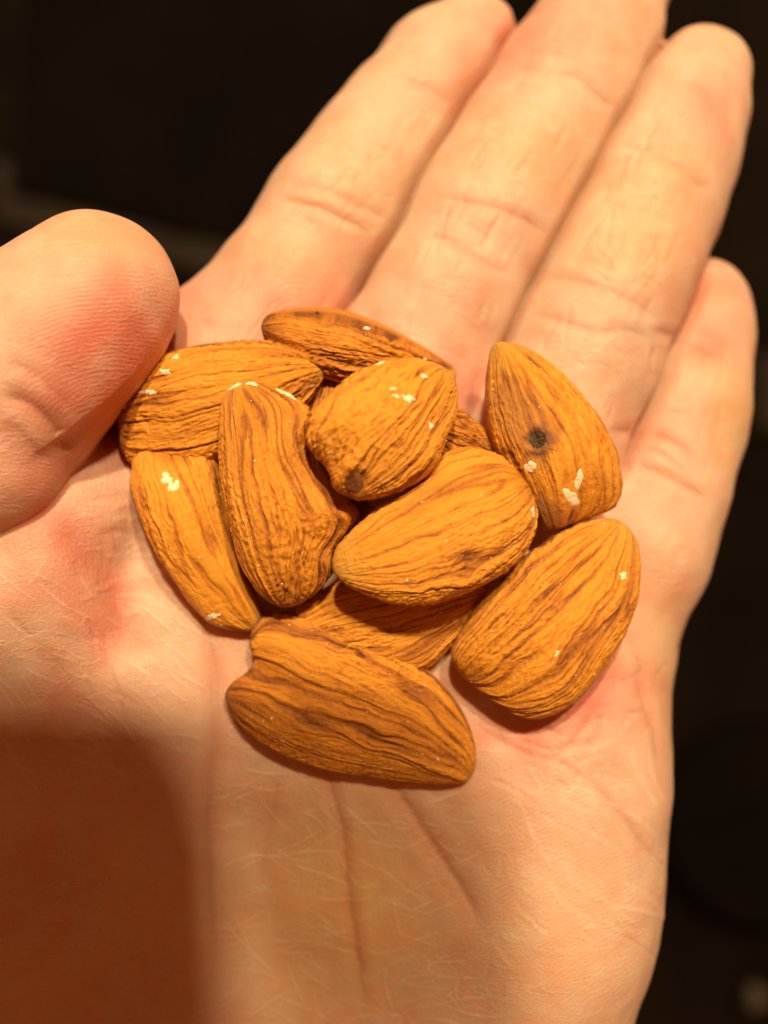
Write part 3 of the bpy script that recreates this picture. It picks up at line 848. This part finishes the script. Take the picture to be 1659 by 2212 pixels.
almond("twisted almond with a pinched waist and white torn skin along its top edge",
  [(477, 960), (478, 900), (486, 858), (505, 833), (530, 825), (570, 831), (605, 843), (640, 862), (668, 885), (670, 918), (671, 950), (679, 985), (700, 1022), (735, 1065), (778, 1112), (760, 1150), (728, 1190), (718, 1240), (672, 1290), (622, 1311), (580, 1297), (548, 1262), (522, 1215), (505, 1150), (488, 1070), (479, 1010)],
  (520, 828), (620, 1308), 6.2, 4.6, 1.2, 4.6, 7, relief=1.25, cap=.08, dark=.06, ribs=.95,
  chips=[(507, 834, 17, 4, -25), (546, 829, 14, 4, 8), (617, 850, 27, 4, 27)])
almond("almond standing apart on the right with a round black rot spot and white chips",
  [(1075, 740), (1063, 749), (1056, 777), (1050, 824), (1049, 871), (1054, 917), (1066, 966), (1084, 1000), (1112, 1045), (1138, 1085), (1155, 1118), (1172, 1140), (1196, 1147), (1220, 1140), (1264, 1121), (1311, 1104), (1332, 1083), (1341, 1050), (1336, 1018), (1327, 976), (1306, 929), (1276, 882), (1241, 840), (1201, 801), (1159, 768), (1124, 749), (1098, 742)],
  (1076, 744), (1205, 1140), 2.2, 1.4, -1.2, 4.6, 8, cap=.36, ribs=1.0, relief=.9,
  stain=[(1120, 900, 48, 140, -.3, .5), (1161, 951, 46, 50, 0, .95), (1165, 1110, 60, 40, .5, .6)],
  chips=[(1148, 1010, 12, 15, -20), (1250, 1037, 9, 22, 8), (1234, 1075, 13, 19, -15)],
  spots=[("rot_spot", MOULD, "round blackish rot spot", 1161, 949, 20, 21, 0)])
almond("large almond at the lower right of the pile, pale tip up and notched base down-left",
  [(1300, 1119), (1340, 1126), (1371, 1162), (1383, 1215), (1381, 1275), (1369, 1323), (1345, 1377), (1309, 1431), (1270, 1482), (1225, 1524), (1180, 1548), (1135, 1552), (1099, 1536), (1060, 1509), (1024, 1484), (1000, 1462), (978, 1432), (976, 1405), (985, 1383), (1006, 1344), (1045, 1287), (1084, 1251), (1120, 1212), (1168, 1179), (1210, 1146), (1255, 1127)],
  (1335, 1128), (1002, 1462), 1.4, 2.4, -0.8, 4.6, 9, cap=.40, ribs=1.05, relief=1.0,
  chips=[(1346, 1243, 9, 11, 20), (1203, 1412, 5, 8, 20)])
almond("heart-notched brown almond at the bottom of the pile, closest to the wrist",
  [(487, 1499), (503, 1474), (530, 1454), (548, 1424), (541, 1385), (551, 1347), (580, 1327), (635, 1317), (690, 1326), (763, 1354), (837, 1388), (910, 1436), (965, 1488), (1002, 1540), (1024, 1595), (1028, 1640), (1020, 1672), (998, 1690), (947, 1691), (873, 1684), (800, 1672), (705, 1657), (635, 1635), (580, 1609), (536, 1580), (510, 1551), (494, 1525)],
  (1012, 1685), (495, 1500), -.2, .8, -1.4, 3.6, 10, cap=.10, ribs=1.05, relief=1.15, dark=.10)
almond("big smooth-ribbed almond at the centre of the pile, pale tip pointing left",
  [(719, 1230), (722, 1195), (744, 1160), (780, 1127), (820, 1093), (870, 1063), (910, 1027), (947, 990), (984, 973), (1024, 970), (1054, 977), (1084, 990), (1114, 1017), (1140, 1053), (1157, 1090), (1158, 1140), (1137, 1190), (1097, 1233), (1030, 1273), (964, 1297), (897, 1307), (830, 1300), (780, 1281), (740, 1258)],
  (722, 1230), (1145, 1050), 9.6, 5.4, -0.8, 4.2, 11, cap=.34, ribs=.9, relief=.85, dark=-.12,
  chips=[(1152, 1106, 4, 13, -10)])
almond("round upright almond on top of the pile with a brown scar at its lower end",
  [(808, 783), (840, 776), (875, 775), (915, 781), (949, 794), (977, 815), (985, 852), (979, 906), (952, 964), (923, 1018), (875, 1055), (829, 1074), (781, 1080), (747, 1071), (720, 1052), (711, 1020), (688, 990), (665, 964), (657, 938), (661, 906), (685, 876), (725, 834), (765, 802)],
  (965, 806), (765, 1048), 7.2, 11.0, -0.6, 4.6, 12, cap=.3, ribs=1.0, relief=1.15, dark=-.05,
  chips=[(850, 840, 8, 4, 0), (854, 855, 8, 4, 10), (881, 861, 14, 8, 22), (917, 813, 8, 4, 30), (931, 919, 5, 9, -25), (822, 783, 13, 4, -12)],
  spots=[("stem_scar", SCAR, None, 765, 1043, 24, 22, 20)])

# crumbs and dust of almond skin lying on the pile
def crumbs():
    rs = np.random.RandomState(5)
    vs, fs = [], []
    ico = np.array([(1, 0, 0), (-1, 0, 0), (0, 1, 0), (0, -1, 0), (0, 0, 1), (0, 0, -1)], float)
    tri = [(0, 2, 4), (2, 1, 4), (1, 3, 4), (3, 0, 4), (2, 0, 5), (1, 2, 5), (3, 1, 5), (0, 3, 5)]
    cam_o = Vector((0, 0, CAM_H))
    n = 0
    while n < 260:
        px, py = rs.uniform(250, 1385), rs.uniform(680, 1690)
        d = (Vector(at(px, py, 0.0)) - cam_o).normalized()
        best = None
        for tr, _ in ALMONDS:
            h = tr.ray_cast(cam_o, d)
            if h[0] is not None and (best is None or h[3] < best[3]): best = h
        if best is None: continue
        r = rs.uniform(.04, .10) * (2.0 if rs.rand() < .06 else 1)
        sc = r * np.array([rs.uniform(.8, 2.2), 1, .7])
        an = rs.rand() * 3.14; R = np.array([[math.cos(an), -math.sin(an), 0], [math.sin(an), math.cos(an), 0], [0, 0, 1]])
        p = (ico * rs.uniform(.6, 1.2, (6, 1)) * sc) @ R.T + np.array(best[0]) + np.array(best[1]) * r * .4 * (1 if best[1].z > 0 else -1)
        fs += [tuple(i + 6 * n for i in t) for t in tri]; vs.append(p); n += 1
    vs = np.concatenate(vs)
    me = mesh_np("almond_crumbs", vs * MM, np.zeros((0, 4)), KERNEL, fs, smooth=False)
    link("almond_crumbs", me, None, None, "tiny pale crumbs of almond dusted over the pile", "crumbs", None, "stuff")
crumbs()

# ------------------------------------------------------------------ the dark surroundings, far out of focus
def slab(name, outline, z0, z1, mat, parent=None, bevel=2.0, **kw):
    """closed prism with a bevelled top edge; outline in mm"""
    O = np.array(outline, float); c = O.mean(0)
    n = len(O)
    d = O - c; ins = c + d * (1 - bevel / np.linalg.norm(d, axis=1).max())
    rings = [np.c_[O, np.full(n, z0)], np.c_[O, np.full(n, z1 - bevel)], np.c_[ins, np.full(n, z1)]]
    V = np.concatenate(rings + [np.array([[c[0], c[1], z1], [c[0], c[1], z0]])])
    Q = [(k * n + i, k * n + (i + 1) % n, (k + 1) * n + (i + 1) % n, (k + 1) * n + i) for k in (0, 1) for i in range(n)]
    T = [(2 * n + i, 2 * n + (i + 1) % n, 3 * n) for i in range(n)] + [((i + 1) % n, i, 3 * n + 1) for i in range(n)]
    org = np.array([c[0], c[1], z0])
    me = mesh_np(name, (V - org) * MM, Q, mat, T, smooth=False)
    if parent is not None: org = org - np.array(parent.location) / MM
    return link(name, me, parent, org * MM, **kw)
ZG = -420.0
g = np.linspace(-3000, 3000, 61); gx, gy = np.meshgrid(g, g, indexing='ij')
I = np.arange(61 * 61).reshape(61, 61)
gq = np.stack([I[:-1, :-1], I[1:, :-1], I[1:, 1:], I[:-1, 1:]], -1).reshape(-1, 4)
gz = ZG + 1.2 * pn(gx / 180, gy / 180, 2.0)
link("ground", mesh_np("ground", np.stack([gx, gy, gz], -1).reshape(-1, 3) * MM, gq, GROUND), kind="structure")
def pxs(pts, z): return [tuple(at(x, y, z)[:2]) for x, y in pts]
zt = ZG + 14
bag = slab("dark_panel", pxs([(20, 408), (520, 525), (1250, 690), (1500, -300), (100, -560)][::-1], zt), ZG - 2, zt, MAT_DK,
           label="out-of-focus black flat panel on the dark ground behind the fingers", cat="panel")
slab("edge_strip", pxs([(12, 340), (20, 408), (520, 525), (1250, 690), (1235, 760), (480, 590), (-20, 470), (-30, 330)], zt)[::-1], ZG - 2, zt - 6, GREY,
     label="out-of-focus dull grey strip along the lower edge of the black panel", cat="strip")
slab("grey_scrap", pxs([(1628, 770), (1760, 760), (1760, 930), (1640, 935)], zt)[::-1], ZG - 2, zt, GREY,
     label="blurred dull grey block at the right edge beside the little finger", cat="block")
th = np.linspace(0, 2 * math.pi, 48, endpoint=False)
cc = at(1700, 1790, zt)
slab("round_lid", np.c_[cc[0] + 75 * np.cos(th), cc[1] + 60 * np.sin(th)], ZG - 2, zt + 10, MAT_DK, bevel=9,
     label="blurred black rounded lid on the ground right of the wrist", cat="lid")
cc = at(1652, 2178, zt)
slab("pale_scrap", np.c_[cc[0] + (6 + 1.5 * np.cos(3 * th)) * np.cos(th), cc[1] + 7 * np.sin(th)], ZG - 2, ZG + 6, PALE,
     label="small pale blurred scrap in the bottom right corner", cat="scrap")

# ------------------------------------------------------------------ the phone that takes the picture (it throws the shadow at lower left)
def rrect(x0, y0, x1, y1, r, n=10):
    P = []
    for cx, cy, a0 in ((x1 - r, y1 - r, 0), (x0 + r, y1 - r, 90), (x0 + r, y0 + r, 180), (x1 - r, y0 + r, 270)):
        for i in range(n + 1):
            a = math.radians(a0 + 90 * i / n); P.append((cx + r * math.cos(a), cy + r * math.sin(a)))
    return P
PX1, PY1 = 18.2, 57.0
ph = bpy.data.objects.new("smartphone", None); COL.objects.link(ph)
ph.location = (0, 0, (CAM_H + 2) * MM)
ph.rotation_euler = (0, 0, math.radians(4))
ph["label"] = "black smartphone held just above the palm, its corner throwing the lower-left shadow"; ph["category"] = "phone"
slab("body", rrect(PX1 - 75, PY1 - 160, PX1, PY1, 19), CAM_H + 2, CAM_H + 10, PH_BODY, ph, 1.0)
slab("screen", rrect(PX1 - 73, PY1 - 158, PX1 - 2, PY1 - 2, 17), CAM_H + 10.05, CAM_H + 10.4, PH_GLASS, ph, .2)
slab("camera_bump", rrect(-9, -34, 7.5, 8, 5), CAM_H + 0.6, CAM_H + 2.0, PH_GLASS, ph, .05)
for yy in (0, -14, -26):
    slab("lens_ring", np.c_[5.2 * np.cos(th), yy + 5.2 * np.sin(th)], CAM_H + 0.25, CAM_H + 0.62, PH_METAL, ph, .05)
